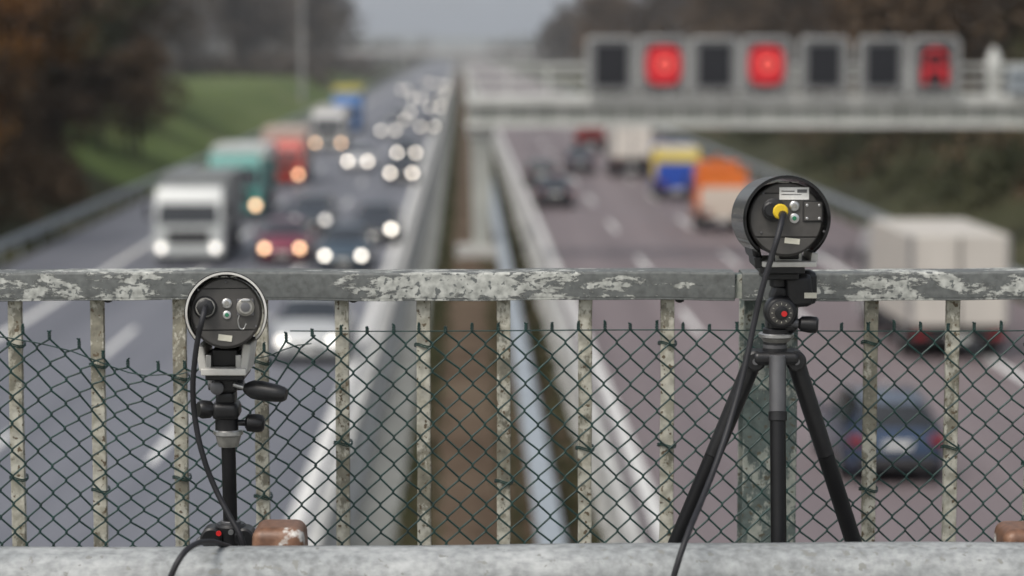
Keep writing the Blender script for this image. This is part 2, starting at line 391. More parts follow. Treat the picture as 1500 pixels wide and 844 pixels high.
# hills
hm=plain('hazed_wooded_hill',(.06,.10,.16),.95,var=.1,scale=.003)  # blue of the distant air painted into the far ridge colour
hm2=plain('hazed_wooded_hill_near',(.12,.14,.13),.95,var=.1,scale=.004)  # low ridge paled in its base colour as haze
def hill(name,D,base,amp,mat,ph):
    vs=[];fs=[];N=60
    for i in range(N+1):
        x=-2600+5200*i/N; h=base+amp*(math.sin(x*.0017+ph)+.4*math.sin(x*.006+ph*2)+.15*math.sin(x*.021))
        vs+=[(x,D,-8),(x,D+500,h*.8),(x,D+900,h),(x,D+2200,-8)]
    for i in range(N):
        for j in range(3): fs.append((4*i+j,4*i+4+j,4*i+5+j,4*i+1+j))
    mesh(name,vs,fs,mat,smooth=True)
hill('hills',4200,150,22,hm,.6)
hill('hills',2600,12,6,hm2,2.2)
# autumn haze hanging over the valley: a real scattering volume
hz_=box('haze',(0,60+3970,50),(7800,7940,160),white); hz_.data.materials.clear()
mv=bpy.data.materials.new('haze_air'); mv.use_nodes=True; nn=mv.node_tree.nodes; nn.clear()
vo=nn.new('ShaderNodeOutputMaterial'); vv=nn.new('ShaderNodeVolumeScatter'); vv.inputs['Density'].default_value=.00030; vv.inputs['Color'].default_value=(.86,.93,1,1); vv.inputs['Anisotropy'].default_value=.0
mv.node_tree.links.new(vv.outputs[0],vo.inputs['Volume']); hz_.data.materials.append(mv)
# distant overpass
e=empty('distant_overpass',(rx(0,800),800,0)); cm=plain('overpass_concrete',(.42,.41,.40),.9)
box('deck',(0,0,-.5),(90,8,1.5),cm,e); 
for x in (-20,0,20): box('pier_%d'%x,(x,0,-3.8),(1.2,3,5),cm,e)
# roadside mast
e=empty('lamp_mast',(rx(-20,300),300,ZR)); mm=plain('mast_grey',(.3,.3,.3),.6)
cyl('pole',(0,0,0),(0,0,15),.28,mm,e,.16); box('lamp_head',(.6,0,15),(1.6,.5,.3),mm,e,.05)
e=empty('road_sign_post',(rx(19.3,66),66,ZR)); cyl('pole',(0,0,0),(0,0,4.4),.09,mm,e); box('sign_back',(0,.1,4.0),(.7,.05,.9),mm,e,.02)
# ------------------------------------------------------------------ gantry
gx=lambda px: (px-750)*87/3542
gzz=lambda py: 1.5-87*(py-68)/3542
gm=plain('gantry_paint',(.58,.59,.56),.6,var=.12,scale=1.0)
gm2=plain('gantry_web_paint',(.36,.37,.34),.65,var=.15,scale=1.0)
G=empty('motorway_gantry',(0,87,0))
x0,x1=gx(683),gx(1560)
box('upper_chord',((x0+x1)/2,-.35,gzz(146)),(x1-x0,.9,.34),gm,G,.03)
box('web',((x0+x1)/2,-.2,gzz(166)),(x1-x0-.1,.5,.62),gm2,G)
box('lower_chord',((x0+x1)/2,-.3,gzz(182)),(x1-x0,.8,.16),gm,G,.03)
xx=x0+.3;i=0
while xx<x1: box('stiffener_%d'%i,(xx,-.5,gzz(165)),(.1,.14,.56),gm,G); xx+=1.05; i+=1
for yy in (-.75,.75):
    for k,zz in enumerate((gzz(96),gzz(112),gzz(127))): box('handrail_%d'%k,((x0+x1)/2,yy,zz),(x1-x0,.06,.1 if k==0 else .06),gm,G)
    xx=x0+.05;i=0
    while xx<x1: box('handrail_post_%d'%i,(xx,yy,gzz(118)),(.07,.07,1.1),gm,G); xx+=1.45; i+=1
box('walkway',((x0+x1)/2,.25,gzz(141)),(x1-x0,1.2,.06),gm2,G)
box('column',(gx(705),.1,(gzz(186)+ZR)/2),(.62,.6,gzz(186)-ZR),gm2,G,.03,taper=(1.25,1.1))
box('column_head',(gx(705),.1,gzz(192)),(1.0,.7,.3),gm,G,.03)
box('footing',(gx(705),.1,ZR+.28),(1.8,1.2,.55),conc,G,.05)
box('column_far',(gx(1555),.1,(gzz(186)+ZR+2)/2),(.62,.6,gzz(186)-ZR-1),gm2,G,.03)
redE=emit('red_display',(.72,.008,.022),.62,(.12,.01,.01)); redD=emit('red_display_dim',(.7,.015,.03),.62,(.1,.01,.01)); pink=emit('display_glow',(.9,.16,.12),.9)
fr=plain('sign_frame',(.40,.41,.40),.5,.2,var=.1); frd=plain('sign_hood',(.24,.245,.245),.6); pan=plain('sign_panel',(.011,.012,.016),.45,var=.1)
for k,px in enumerate([893,968,1042,1116,1199,1284,1359]):
    S=empty('lane_control_sign',(gx(px),85.9,gzz(95)))
    Wd,H=1.66,1.86
    box('housing',(0,.2,-.05),(Wd-.12,.4,H-.05),frd,S,.06)
    pts=[(-Wd/2,-H/2-.08),(-Wd/2,H/2-.15),(-Wd/2+.12,H/2),(Wd/2-.12,H/2),(Wd/2,H/2-.15),(Wd/2,-H/2-.08)]
    curve('hood_rim',[[(a,-.06,b) for a,b in pts]],.065,fr,S,res=3)
    box('display_panel',(0,-.03,0),(1.16,.06,1.46),pan,S,.02)
    if k in (1,3):
        m=24; pl=[]
        for t in range(m):
            a=2*math.pi*t/m; ca,sa=math.cos(a),math.sin(a)
            pl.append((.62*math.copysign(abs(ca)**.6,ca),.68*math.copysign(abs(sa)**.6,sa)))
        mesh('red_disc',[(a,-.10,b) for a,b in pl]+[(a,-.065,b) for a,b in pl],[tuple(range(m)),tuple(range(m,2*m))[::-1]]+[(i,m+i,m+(i+1)%m,(i+1)%m) for i in range(m)],redE,S)
        curve('ring_symbol',[[(.05+.2*math.cos(a),-.12,.03+.2*math.sin(a)) for a in [math.pi*t/8 for t in range(16)]]],.04,pink,S,cyc=True)
        box('digit',(0.05,-.12,.03),(.2,.02,.24),pan,S)
    if k==6:
        curve('arc_symbol',[[(.36*math.cos(a),-.1,.18+.36*math.sin(a)) for a in [math.pi*t/10 for t in range(11)]]],.075,redD,S)
        box('bar_symbol',(0,-.1,-.12),(.95,.03,.22),redD,S); box('bar_symbol_2',(-.36,-.1,-.45),(.2,.03,.4),redD,S); box('bar_symbol_3',(.36,-.1,-.45),(.2,.03,.4),redD,S)
    for s in(-1,1): box('bracket_%d'%(s+1),(s*.5,.3,-1.0),(.12,.3,.35),gm,S)
e=empty('traffic_detector',(gx(1450),86.6,gzz(120))); lathe('cone',(0,0,0),(0,0,1),[(0,.22),(.5,.3),(.9,.22),(1.25,.05)],gm,e)
box('bracket',(0,0,-.3),(.2,.2,.6),gm,e)
e=empty('detector_box',(gx(1487),86.3,gzz(118))); box('case',(0,0,0),(1.0,.5,.9),steel,e,.08); box('visor',(0,-.3,.3),(.9,.3,.06),steel,e); box('foot',(0,0,-.7),(.2,.2,.5),gm,e)
# ------------------------------------------------------------------ vehicles
CARST=[ # y back from front, hw, zlow, belt, roofhw, top
(0,.62,.30,.52,.55,.56),(.08,.78,.22,.64,.66,.68),(.5,.87,.18,.78,.72,.82),(1.25,.90,.18,.90,.74,.97),
(2.05,.91,.18,.94,.60,1.40),(2.7,.91,.18,.96,.61,1.46),(3.45,.90,.18,.97,.58,1.41),(4.05,.88,.2,.98,.62,1.02),(4.40,.82,.25,.92,.66,.96),(4.5,.72,.32,.60,.6,.62)]
ESTATE=CARST[:6]+[(3.6,.90,.18,.97,.60,1.45),(4.2,.88,.2,.97,.58,1.38),(4.45,.84,.25,.93,.68,.97),(4.55,.74,.32,.60,.6,.62)]
def car(x,D,col,out=False,lights='head',style='sedan',sc=1.0,metal=.4,r=.10,tail='tail2'):
    st=CARST if style=='sedan' else ESTATE; L=st[-1][0]
    E=empty('car'); E.rotation_euler=(0,0,(0 if out else math.pi)+math.radians(1)); E.scale=(sc,sc,sc)
    E.location=(rx(x,D),D+(L if out else 0),ZR+.004)
    pm=paint('car_paint',col,metal)
    vs=[];fs=[];mi=[]
    for (y,hw,zl,b,rh,t) in st:
        ring=[(hw*.9,zl),(hw,zl+.12),(hw*1.0,(zl+b)/2+.05),(hw*.97,b),(rh,t),(rh*.5,t+.03)]
        full=[(a,c) for a,c in ring]+[(-a,c) for a,c in ring[::-1]]
        vs+=[(a,-y,c) for a,c in full]
    k=12
    for i in range(len(st)-1):
        for j in range(k):
            j2=(j+1)%k; fs.append((i*k+j,(i+1)*k+j,(i+1)*k+j2,i*k+j2))
            g=0
            if j in(3,7) and 3<=i<=len(st)-4: g=1
            if j in(4,5,6) and i in(3,len(st)-4 if style=='sedan' else len(st)-3): g=1
            mi.append(g)
    fs.append(tuple(range(k))); mi.append(0); fs.append(tuple((len(st)-1)*k+i for i in range(k))[::-1]); mi.append(0)
    o=mesh('body',vs,fs,[pm,M['glass']],E,mi,smooth=True); es=o.modifiers.new('e','EDGE_SPLIT'); es.split_angle=math.radians(40)
    for wy in (-.85,-L+.85):
        for s in(-1,1):
            cyl('wheel',(s*.72,wy,.32),(s*.93,wy,.32),.32,M['tyre'],E,b=.03); cyl('rim',(s*.925,wy,.32),(s*.94,wy,.32),.2,M['rim'],E)
    for s in(-1,1):
        lm=M[lights] if lights else M['rim']
        lathe('headlight',(s*.62,-.04,.60),(s*.62,1,.60),[(0,r),(.03,r),(.06,r*.7)],lm,E,16)
        box('tail_light',(s*.72,-L+.03,.80),(.26,.12,.16),M[tail],E,.02)
        box('mirror',(s*1.0,-1.45,.98),(.2,.12,.13),pm,E,.03)
    box('front_grille',(0,.0,.46),(.8,.03,.16),M['chassis'],E); box('front_plate',(0,.025,.40),(.5,.02,.11),M['plate'],E)
    box('rear_plate',(0,-L-.01,.72),(.5,.02,.12),M['plate'],E); box('rear_bumper',(0,-L+.02,.40),(1.45,.12,.22),M['chassis'] if out else pm,E,.04)
    if style!='sedan':
        for s in(-1,1): box('roof_rail',(s*.56,-3.1,1.5),(.04,1.9,.05),M['rim'],E,.01)
    return E
def truck(x,D,cabc,boxc,out=False,H=3.9,Wd=2.5,L=12,lights='head',kind='box',lower=None,top=None,name='truck',z0=1.15,tz=.98,ch=None,tm='tail'):
    E=empty(name); E.rotation_euler=(0,0,(0 if out else math.pi)+math.radians(1)); E.location=(rx(x,D),D+(L if out else 0),ZR+.004)
    cm=paint('cab_paint',cabc,.1); bm=plain('cargo_body',boxc,.5,var=.07,scale=1.5)
    ch=ch or min(3.0,H+.1); hw=Wd/2-.03
    prof=[(0,.45),(.02,1.5),(-.22,ch*.8),(-.5,ch-.05),(-.8,ch),(-2.1,ch),(-2.1,.6)]
    vs=[(s*hw*(1 if z<2.3 else .95),y,z) for s in(-1,1) for (y,z) in prof]; k=len(prof)
    fs=[tuple(range(k))[::-1],tuple(range(k,2*k))]+[(j,(j+1)%k,k+(j+1)%k,k+j) for j in range(k)]
    bev(mesh('cab',vs,fs,cm,E),.05)
    w=mesh('windscreen',[(-hw*.88,.015,1.45),(hw*.88,.015,1.45),(hw*.84,-.2,ch*.79),(-hw*.84,-.2,ch*.79)],[(0,1,2,3)],M['glass'],E); w.location=(0,.022,0)
    box('grille',(0,.02,1.0),(1.5,.05,.5),M['chassis'],E,.02); box('bumper',(0,.03,.5),(2*hw,.12,.34),cm,E,.04)
    for s in(-1,1):
        box('side_window',(s*hw,-.95,1.85),(.03,.8,.6),M['glass'],E,.01)
        lathe('headlight',(s*.95,.05,.62),(s*.95,1,.62),[(0,.13),(.05,.13),(.06,.1)],M[lights] if lights else M['rim'],E,16)
        box('mirror',(s*(hw+.2),.02,1.9),(.16,.12,.5),M['chassis'],E,.03)
    box('chassis',(0,-L/2-.3,.8),(.9,L-1,.3),M['chassis'],E)
    by0,by1=-2.35,-L
    cy=(by0+by1)/2; ln=by0-by1
    if kind=='box':
        box('cargo_box',(0,cy,(z0+H)/2),(Wd,ln,H-z0),bm,E,.04)
        if top: box('cargo_top',(0,cy,H-.25),(Wd+.02,ln+.02,.6),plain('cargo_top_c',top,.5),E,.03)
        if lower: box('cargo_lower',(0,cy,z0+.45),(Wd+.02,ln+.02,1.1),plain('cargo_low_c',lower,.5),E,.03)
    else: # tipper
        box('tipper_body',(0,cy,(z0+H)/2-.1),(Wd,ln,H-z0-.3),bm,E,.05,taper=(1.0,1.03))
        lm=plain('cargo_low_c',lower or boxc,.5)
        box('tailgate',(0,by1-.03,z0+.4),(Wd+.03,.12,.9),lm,E,.03)
        for i in range(5): box('rib_%d'%i,(0,by0-.2-i*(ln-.4)/4,(z0+H)/2-.1),(Wd+.08,.1,H-z0-.3),bm,E)
        if top: box('cover',(0,cy,H-.15),(Wd*.96,ln*.97,.35),plain('cargo_top_c',top,.5),E,.1)
        box('rear_lower_panel',(0,by1-.02,.85),(Wd-.1,.1,.45),lm,E,.03)
    for s in(-1,1):
        box('door_post',(s*(Wd/2-.05),by1-.03,(z0+H)/2),(.1,.06,H-z0),M['rim'] if kind=='box' else bm,E)
        box('tail_light',(s*.95*Wd/2.5,by1-.04 if kind=='box' else by1-.09,tz if kind=='box' else .85),(.36,.08,.14),M[tm],E,.02)
        box('mud_flap',(s*.9,by1+.6,.5),(.55,.03,.55),M['chassis'],E)
    if kind=='box': box('door_seam',(0,by1-.035,(z0+H)/2),(.04,.04,H-z0-.1),M['chassis'],E)
    box('under_run_bar',(0,by1+.02,.55),(Wd-.2,.1,.16),M['chassis'],E,.02); box('side_skirt',(0,cy,z0-.2),(Wd-.12,ln-.6,.34),M['chassis'],E)
    box('plate',(0,by1-.08,.55),(.5,.02,.12),M['plate'],E)
    ax=[-1.2,-L*.55,-L+1.4,-L+2.6] if L>8.2 else [-1.2,-L+1.2]
    for wy in ax:
        for s in(-1,1):
            cyl('wheel',(s*(Wd/2-.38),wy,.5),(s*(Wd/2-.03),wy,.5),.5,M['tyre'],E,b=.04); cyl('rim',(s*(Wd/2-.03),wy,.5),(s*(Wd/2-.015),wy,.5),.28,M['rim'],E)
    return E
# oncoming
car(-4.05,58,(.55,.56,.55),lights='headx',r=.11)
car(-4.4,82,(.04,.07,.10),lights='head')
car(-6.7,85,(.20,.02,.05),lights='headw',r=.11)
car(-3.75,94,(.03,.035,.045),lights='head',r=.12)
car(-6.6,99,(.04,.05,.065),style='estate',lights='headx',r=.13)
car(-6.85,150,(.6,.6,.6),r=.12,lights='headf')
car(-3.8,136,(.03,.03,.035),r=.12,lights='headf')
car(-4.1,162,(.03,.035,.04),r=.12,lights='headf')
car(-6.6,205,(.3,.3,.32),r=.12); car(-3.4,215,(.05,.05,.06),r=.12); car(-6.5,262,(.5,.5,.5),r=.13); car(-3.4,285,(.05,.05,.05),r=.14)
car(-6.4,335,(.4,.4,.4),r=.14); car(-3.4,370,(.1,.1,.1),r=.14); car(-9.6,400,(.4,.4,.4),r=.14); car(-6.6,480,(.1,.1,.1),r=.16)
car(-6.5,235,(.05,.05,.06),r=.12); car(-3.5,320,(.3,.3,.3),r=.13); car(-3.4,450,(.3,.3,.3),r=.15)
truck(-10.0,85,(.52,.54,.53),(.20,.21,.21),H=3.1,L=7.5,lights='headx',ch=2.75)
truck(-10.55,108,(.06,.26,.23),(.015,.19,.17),H=3.1,L=8,lights='headw',top=(.58,.60,.58),ch=2.9)
truck(-10.4,134,(.50,.05,.03),(.50,.42,.36),H=3.1,L=8,lights='headw',ch=2.5)
truck(-10.8,218,(.04,.16,.42),(.04,.18,.48),H=4.0,L=9,lights=None,top=(.58,.48,.10))
truck(-10.2,178,(.5,.5,.49),(.42,.40,.38),H=3.2,L=8,lights='headw')
# outgoing
car(7.32,42.0,(.03,.055,.105),out=True,lights=None,style='estate',sc=1.0)
truck(11.75,59,(.5,.5,.5),(.52,.49,.44),out=True,H=3.1,L=8.0,lights=None,z0=.85,tz=.62,ch=2.8,tm='tail2')
truck(10.4,100,(.70,.17,.02),(.72,.17,.02),out=True,H=2.75,Wd=1.9,L=4.4,lights=None,kind='tipper',lower=(.62,.54,.46),z0=1.05,tm='tail2')
truck(10.35,121,(.03,.08,.36),(.70,.55,.08),out=True,H=2.65,Wd=2.15,L=5,lights=None,kind='tipper',lower=(.015,.07,.40),top=(.62,.56,.40),z0=1.05,tm='tail2')
truck(9.5,142,(.5,.5,.5),(.66,.62,.56),out=True,H=3.4,Wd=2.4,L=7,lights=None,tm='tail2')
truck(8.9,176,(.4,.4,.4),(.60,.57,.54),out=True,H=2.7,Wd=2.2,L=5,lights=None,lower=(.2,.03,.03))
car(4.0,115,(.03,.032,.04),out=True,lights=None); car(3.9,132,(.06,.062,.065),out=True,lights=None,style='estate')
car(6.7,146,(.035,.04,.055),out=True,lights=None); car(7.0,230,(.05,.05,.05),out=True,lights=None)
e=empty('beacon_mast',(rx(10.4,102),102,ZR+2.4)); cyl('mast',(0,0,0),(0,0,.75),.16,paint('orange_paint',(.62,.17,.03)),e,.1); box('light_bar',(0,0,.25),(1.1,.3,.2),paint('orange_bar',(.7,.2,.04)),e,.04)
# ------------------------------------------------------------------ elevation-drawing helper (units: 1/3542 rad at a given depth)
def E(x,y,Y): return ((x-750)*2.852e-4*Y, Y, ZC-Y*(.0937+(y-400)*2.88e-4))
# bridge deck
BD=empty('bridge_deck'); box('slab',(0,.6,-.45),(60,7.4,.9),M['concrete'],BD); box('kerb',(0,3.3,.06),(60,.25,.13),M['concrete'],BD,.02); box('parapet_kerb',(0,4.15,.05),(60,.3,.1),M['concrete'],BD,.02)
# railing
YR=4.13
RL=empty('bridge_railing')
zt=E(0,399,4.10)[2]; zb=E(0,440,4.10)[2]
xj=E(1078,400,4.10)[0]
def rail(name,xa,xb):
    vs=[];fs=[];N=max(2,int((xb-xa)/.04))
    h=zt-zb; pr=[(0,0),(.002,h*.06),(0,h*.12),(0,h*.9),(.004,h),(.066,h),(.07,h*.95),(.07,0)]
    for i in range(N+1):
        x=xa+(xb-xa)*i/N; dz=.0012*math.sin(x*9)+.0006*math.sin(x*31)
        for (a,b) in pr: vs.append((x,4.10+a,zb+b+dz))
    k=len(pr)
    for i in range(N):
        for j in range(k): j2=(j+1)%k; fs.append((i*k+j,(i+1)*k+j,(i+1)*k+j2,i*k+j2))
    fs.append(tuple(range(k))); fs.append(tuple(N*k+i for i in range(k))[::-1])
    o=mesh(name,vs,fs,M['rail'],RL); return bev(o,.0012,1)
rail('top_rail',-2.4,xj-.003); rail('top_rail_second',xj+.009,2.4)
box('rail_splice',(xj+.003,4.125,(zt+zb)/2-.001),(.05,.03,(zt-zb)*.86),M['post'],RL)
bx=[-213,-94,25,145,265,384,502,621,738,857,977,1274,1393,1512,1631]
for i,px in enumerate(bx):
    X=E(px,600,YR)[0]; z1=zb-.0005; z0=.14
    vs=[];fs=[];N=28; hw=.0118
    for j in range(N+1):
        z=z0+(z1-z0)*j/N; jx=U(-.0006,.0006)
        for a,b in((-hw,0),(hw,0),(hw,.014),(-hw,.014)): vs.append((X+a+jx,YR-.007+b,z))
    for j in range(N):
        for q in range(4): q2=(q+1)%4; fs.append((4*j+q,4*j+q2,4*j+4+q2,4*j+4+q))
    o=mesh('baluster_%d'%i,vs,fs,M['bal'],RL); bev(o,.002,2)
    if px in(145,977,502): lathe('weld_nut_%d'%i,(X+.02,YR-.008,zb-.001),(X+.02,YR-.008,zb-1),[(0,.008),(.003,.007),(.005,.003)],M['seam'],RL,6)
box('bottom_rail',(0,YR+.01,.12),(4.8,.05,.04),M['rail'],RL,.003)
XP=E(1127,600,4.2)[0]
box('post_front_flange',(XP,4.19,.55),(.094,.009,1.1),M['post'],RL,.002)
box('post_web',(XP,4.235,.55),(.008,.08,1.1),M['post'],RL); box('post_back_flange',(XP,4.28,.55),(.094,.009,1.1),M['post'],RL,.002)
box('post_cap',(XP,4.18,zb+.02),(.10,.012,.052),M['rail'],RL,.002)
XP2=E(-900,600,4.2)[0]; box('post_left_flange',(XP2,4.19,.55),(.094,.009,1.1),M['post'],RL,.002)
# ------------------------------------------------------------------ chain link fence
YW=4.112
sag=[(-300,475),(0,480),(50,487),(100,500),(150,520),(210,540),(260,538),(300,530),(390,512),(430,495),(500,487),(600,484),(740,483),(1100,481),(1500,483),(1900,484)]
def top_y(px):
    for (a,b),(c,d) in zip(sag,sag[1:]):
        if a<=px<=c: return b+(d-b)*(px-a)/(c-a)
    return 483
s=2.852e-4*YW; wp=.0226; rows=36; hz=.0232
ztop0=E(0,483,YW)[2]
def fpt(xn,r,dep):
    """fence node: lateral position xn, row r (0 top), depth offset"""
    px=xn/s+750; z=ztop0-r*hz
    sg=(top_y(px)-483)*YW*2.88e-4
    wgt=max(0,1-r/17)**1.4
    z-=sg*wgt
    pull=.0
    if sg>.01: pull=.005*math.sin(xn*40)*wgt
    nx=.0011*math.sin(xn*17+r*.7)+.0007*math.sin(r*1.9+xn*53); nz=.0012*math.sin(xn*11+r*.5)+.0006*math.sin(xn*71+r)
    bow=.004*math.sin(xn*5.2+r*.2)*min(1,r/8)
    return (xn+nx+pull,YW+dep-abs(bow),z+nz)
sp=[]
for k in range(-52,53):
    xa=k*wp; pts=[]
    for r in range(rows):
        if (r+k)%2==0: xn,d=xa+wp+.0008,.0018
        else: xn,d=xa-.0008,-.0018
        p=fpt(xn,r,d)
        dirx=-1 if (r+k)%2==0 else 1
        if r>0: pts.append((p[0]+dirx*.0026,p[1]-d*.8,p[2]+.0034))
        pts.append(p)
        if r<rows-1: pts.append((p[0]+dirx*.0026,p[1]-d*.8,p[2]-.0034))
    sp.append(pts)
F=empty('chain_link_fence')
curve('mesh_wires',sp,.00175,M['wire'],F,res=2)
tips=[]
for k in range(-52,53):
    if k%2==0:
        x=k*wp+wp; p=fpt(x,0,0)
        L=.010+U(-.002,.003)
        for sgn in(-1,1):
            pts=[]
            for t in range(9):
                a=t*1.1+ (0 if sgn>0 else math.pi); pts.append((p[0]+.0018*math.cos(a),p[1]+.0018*math.sin(a),p[2]-.001+L*t/8))
            q=pts[-1]; pts.append((q[0]+sgn*U(.002,.005),q[1]-.001,q[2]+U(.001,.004)))
            tips.append(pts)
curve('twisted_tips',tips,.0016,M['wire'],F,res=2)
def tens(r0,amp=0): return [ (lambda p:(p[0],p[1]-.003,p[2]))(fpt(-1.15+2.35*i/90,r0,0)) for i in range(91)]
curve('tension_wire',[[ (x,YW+.001,ztop0-.001+.0012*math.sin(x*7)-.0) for x in [(-.38+1.6*i/50) for i in range(51)]],tens(.6)[:32]],.0011,M['wire'],F,res=2)
ties=[]
for px in bx:
    X=E(px,600,YR)[0]
    for r in (1.2,U(8,13),U(18,24)):
        if R()<.75:
            z=fpt(X,r,0)[2]
            for q in range(2): ties.append([(X+.016*math.cos(a),YR+.004+.018*math.sin(a)*.9,z+q*.003+.003*math.sin(a*2)) for a in [6.283*i/12 for i in range(13)]])
curve('wire_ties',ties,.0012,M['wirehi'],F,res=2)
# ------------------------------------------------------------------ near crash barrier
CB=empty('crash_barrier',(0,0,0),(0,math.radians(-.25),0))
YG=3.50; zg=ZC-YG*(.0937+(812-400)*2.88e-4)
pr=[(.085,-.012),(.08,-.002),(.055,0),(.03,-.004),(.008,-.018),(0,-.036),(0,-.07),(.012,-.09),(.06,-.125),(.07,-.155),(.06,-.185),(.012,-.22),(0,-.24),(0,-.275),(.03,-.305),(.085,-.31)]
vs=[];fs=[];N=120
for i in range(N+1):
    x=-2.6+5.2*i/N; dz=.0012*math.sin(x*4)+.0006*math.sin(x*13)
    for a,b in pr: vs.append((x,YG+a,zg+b+dz))
    for a,b in pr: vs.append((x,YG+a+.004,zg+b+dz-.003))
k=len(pr)
for i in range(N):
    for j in range(k-1):
        A=i*2*k; B=(i+1)*2*k; fs.append((A+j,B+j,B+j+1,A+j+1)); fs.append((A+k+j,A+k+j+1,B+k+j+1,B+k+j))
mesh('w_beam',vs,fs,M['guard'],CB,smooth=True)
def gpost(xa,xb,yt):
    c=E((xa+xb)/2,yt,YG+.13); w=(xb-xa)*2.85e-4*(YG+.13)
    box('post',(c[0],YG+.14,c[2]/2-.02),(w*.7,.08,c[2]-.03),M['guard'],CB,.003)
    box('rusty_post_cap',(c[0],YG+.14,c[2]-.03),(w,.10,.06),M['rust'],CB,.016,taper=(.94,.94),seg=4)
gpost(371,450,767); gpost(1470,1552,774)
# ------------------------------------------------------------------ traffic cameras
def rounded_arc(r,a0,a1,n=48): return [(r*math.cos(a0+(a1-a0)*i/n),r*math.sin(a0+(a1-a0)*i/n)) for i in range(n+1)]
def device(cx,cy,Y,r,yaw,pitch,kind):
    loc=E(cx,cy,Y); D=empty('traffic_camera',loc,(math.radians(pitch),0,math.radians(yaw)))
    k=2.852e-4*Y; rr=r*k; L=.235 if kind=='L' else .205
    lathe('body',(0,.004,0),(0,1,0),[(0,rr*.88),(.004,rr*.90),(L*.8,rr*.86),(L,rr*.80)],M['face'],D,56)
    fr_=rr*.89
    lathe('rear_cover',(0,0.004,0),(0,-1,0),[(0,fr_),(.002,fr_),(.004,fr_-.002)],M['face'],D,64)
    def band(name,z0,z1,mat,y,inset=.003,th=.0025,x0=None,x1=None):
        pts=[];rad=fr_-inset
        n=24
        right=[]
        for i in range(n+1):
            z=z0+(z1-z0)*i/n; h=math.sqrt(max(0,rad*rad-z*z)); right.append((h if x1 is None else min(h,x1),z))
        left=[(-a if x0 is None else max(-a,x0),z) for a,z in right[::-1]]
        pl=right+left; m=len(pl)
        v=[(a,y,b) for a,b in pl]+[(a,y-th,b) for a,b in pl]
        f=[tuple(range(m)),tuple(range(m,2*m))[::-1]]+[(i,m+i,m+(i+1)%m,(i+1)%m) for i in range(m)]
        return bev(mesh(name,v,f,mat,D),.0008,2)
    band('cover_main',-rr*.42,rr*.60,M['facelt'],-.0001)
    band('cover_top',rr*.625,rr*.86,M['facelt'],-.0001)
    band('cover_bottom',-rr*.84,-rr*.455,M['facelt'],-.0001)
    yf=-.003
    def P(px,py): return ((px-cx)*k,yf,(cy-py)*k)
    op=math.radians(48 if kind=='L' else 40)
    a0=-math.pi/2+op; a1=3*math.pi/2-op
    for nm,ri,th,ya,yb,mat in (('sun_shield',rr*.965,.0032,-.020,L+.03,M['alu'] if kind=='L' else M['blackgloss']),('shield_outer',rr*1.018,.0014,-.018,L+.028,M['blackgloss'])):
        a=rounded_arc(ri,a0,a1); b=rounded_arc(ri+th,a1,a0); ring=a+b; m=len(ring)
        v=[];f=[]
        ys=[ya,ya+.004,L*.5,yb]
        for i,y in enumerate(ys):
            for (x,z) in ring:
                cut=0
                if i==0: cut=.012*max(0,-z/rr)
                v.append((x,y+cut*1.0,z))
        for i in range(len(ys)-1):
            for j in range(m): j2=(j+1)%m; f.append((i*m+j,(i+1)*m+j,(i+1)*m+j2,i*m+j2))
        N2=len(a)
        for i0,flip in((0,0),((len(ys)-1)*m,1)):
            for j in range(N2-1):
                q=(i0+j,i0+j+1,i0+m-2-j,i0+m-1-j); f.append(q if flip else q[::-1])
        o=mesh(nm,v,f,mat,D,smooth=True); es=o.modifiers.new('e','EDGE_SPLIT'); es.split_angle=math.radians(40)
    def screw(px,py,r=2.2,mat='silver'):
        p=P(px,py); lathe('screw',p,(p[0],-1,p[2]),[(0,r*k),(.001,r*k),(.0018,r*k*.6)],M[mat],D,14)
    def knob(name,px,py,prof,mat,seg=28):
        p=P(px,py); return lathe(name,p,(p[0],-9,p[2]),[(t*k,q*k) for t,q in prof],M[mat],D,seg)
    def lab(px0,py0,px1,py1,mat,th=.0006,rot=0):
        a=P((px0+px1)/2,(py0+py1)/2); return box('label',(a[0],yf-th/2-.0002,a[2]),((px1-px0)*k,th,(py1-py0)*k),M[mat],D,0,(0,math.radians(rot),0))
    if kind=='L':
        knob('connector_base',303,450,[(0,17),(3,17),(5,15),(6,13)],'black')
        knob('connector_nut',303,450,[(6,13),(12,13),(13,11),(22,11),(23,8)],'black',8)
        knob('connector_ring',303,450,[(5,14),(6.5,14)],'dull')
        for a in(45,135,225,315): screw(303+14*math.cos(math.radians(a)),450+14*math.sin(math.radians(a)),1.6)
        knob('vent_plug',334,444,[(0,7.5),(2,7.5),(3,6.5),(3.5,5)],'silver'); knob('vent_slot',334,444,[(3.4,3.5),(4,3)],'dull'); knob('led_bezel',334,461,[(0,6),(2,6),(2.5,5)],'silver'); knob('status_led',334,461,[(2.3,3.2),(3.5,2.6)],'green',16)
        knob('capped_port',361,450,[(0,13),(3,13),(4,11.5),(10,11.5),(12,9.5)],'dull'); knob('port_cap_top',361,450,[(11.5,7),(13,7),(13.5,5)],'greym')
        box('port_flange',(P(361,450)[0],yf-.001,P(361,450)[2]),(25*k,.0025,25*k),M['greym'],D,.002)
        box('port_latch',(P(361,440)[0],yf-.013,P(361,440)[2]),(13*k,.003,4*k),M['silver'],D,.001)
        curve('cap_chain',[[(P(352,462)[0],yf-.008,P(352,462)[2]),(P(350,470)[0],yf-.007,P(350,470)[2]),(P(356,482)[0],yf-.006,P(356,482)[2]),(P(362,474)[0],yf-.006,P(362,474)[2])]],.0009,M['silver'],D,bez=True)
        lab(321,490,341,499,'label',rot=8)
        for q in((293,424),(373,424),(290,478),(376,478),(333,413)): screw(*q,1.8,'greym')
        for q in range(3): lab(312+q*14,404.5,322+q*14,406,'dull')
    else:
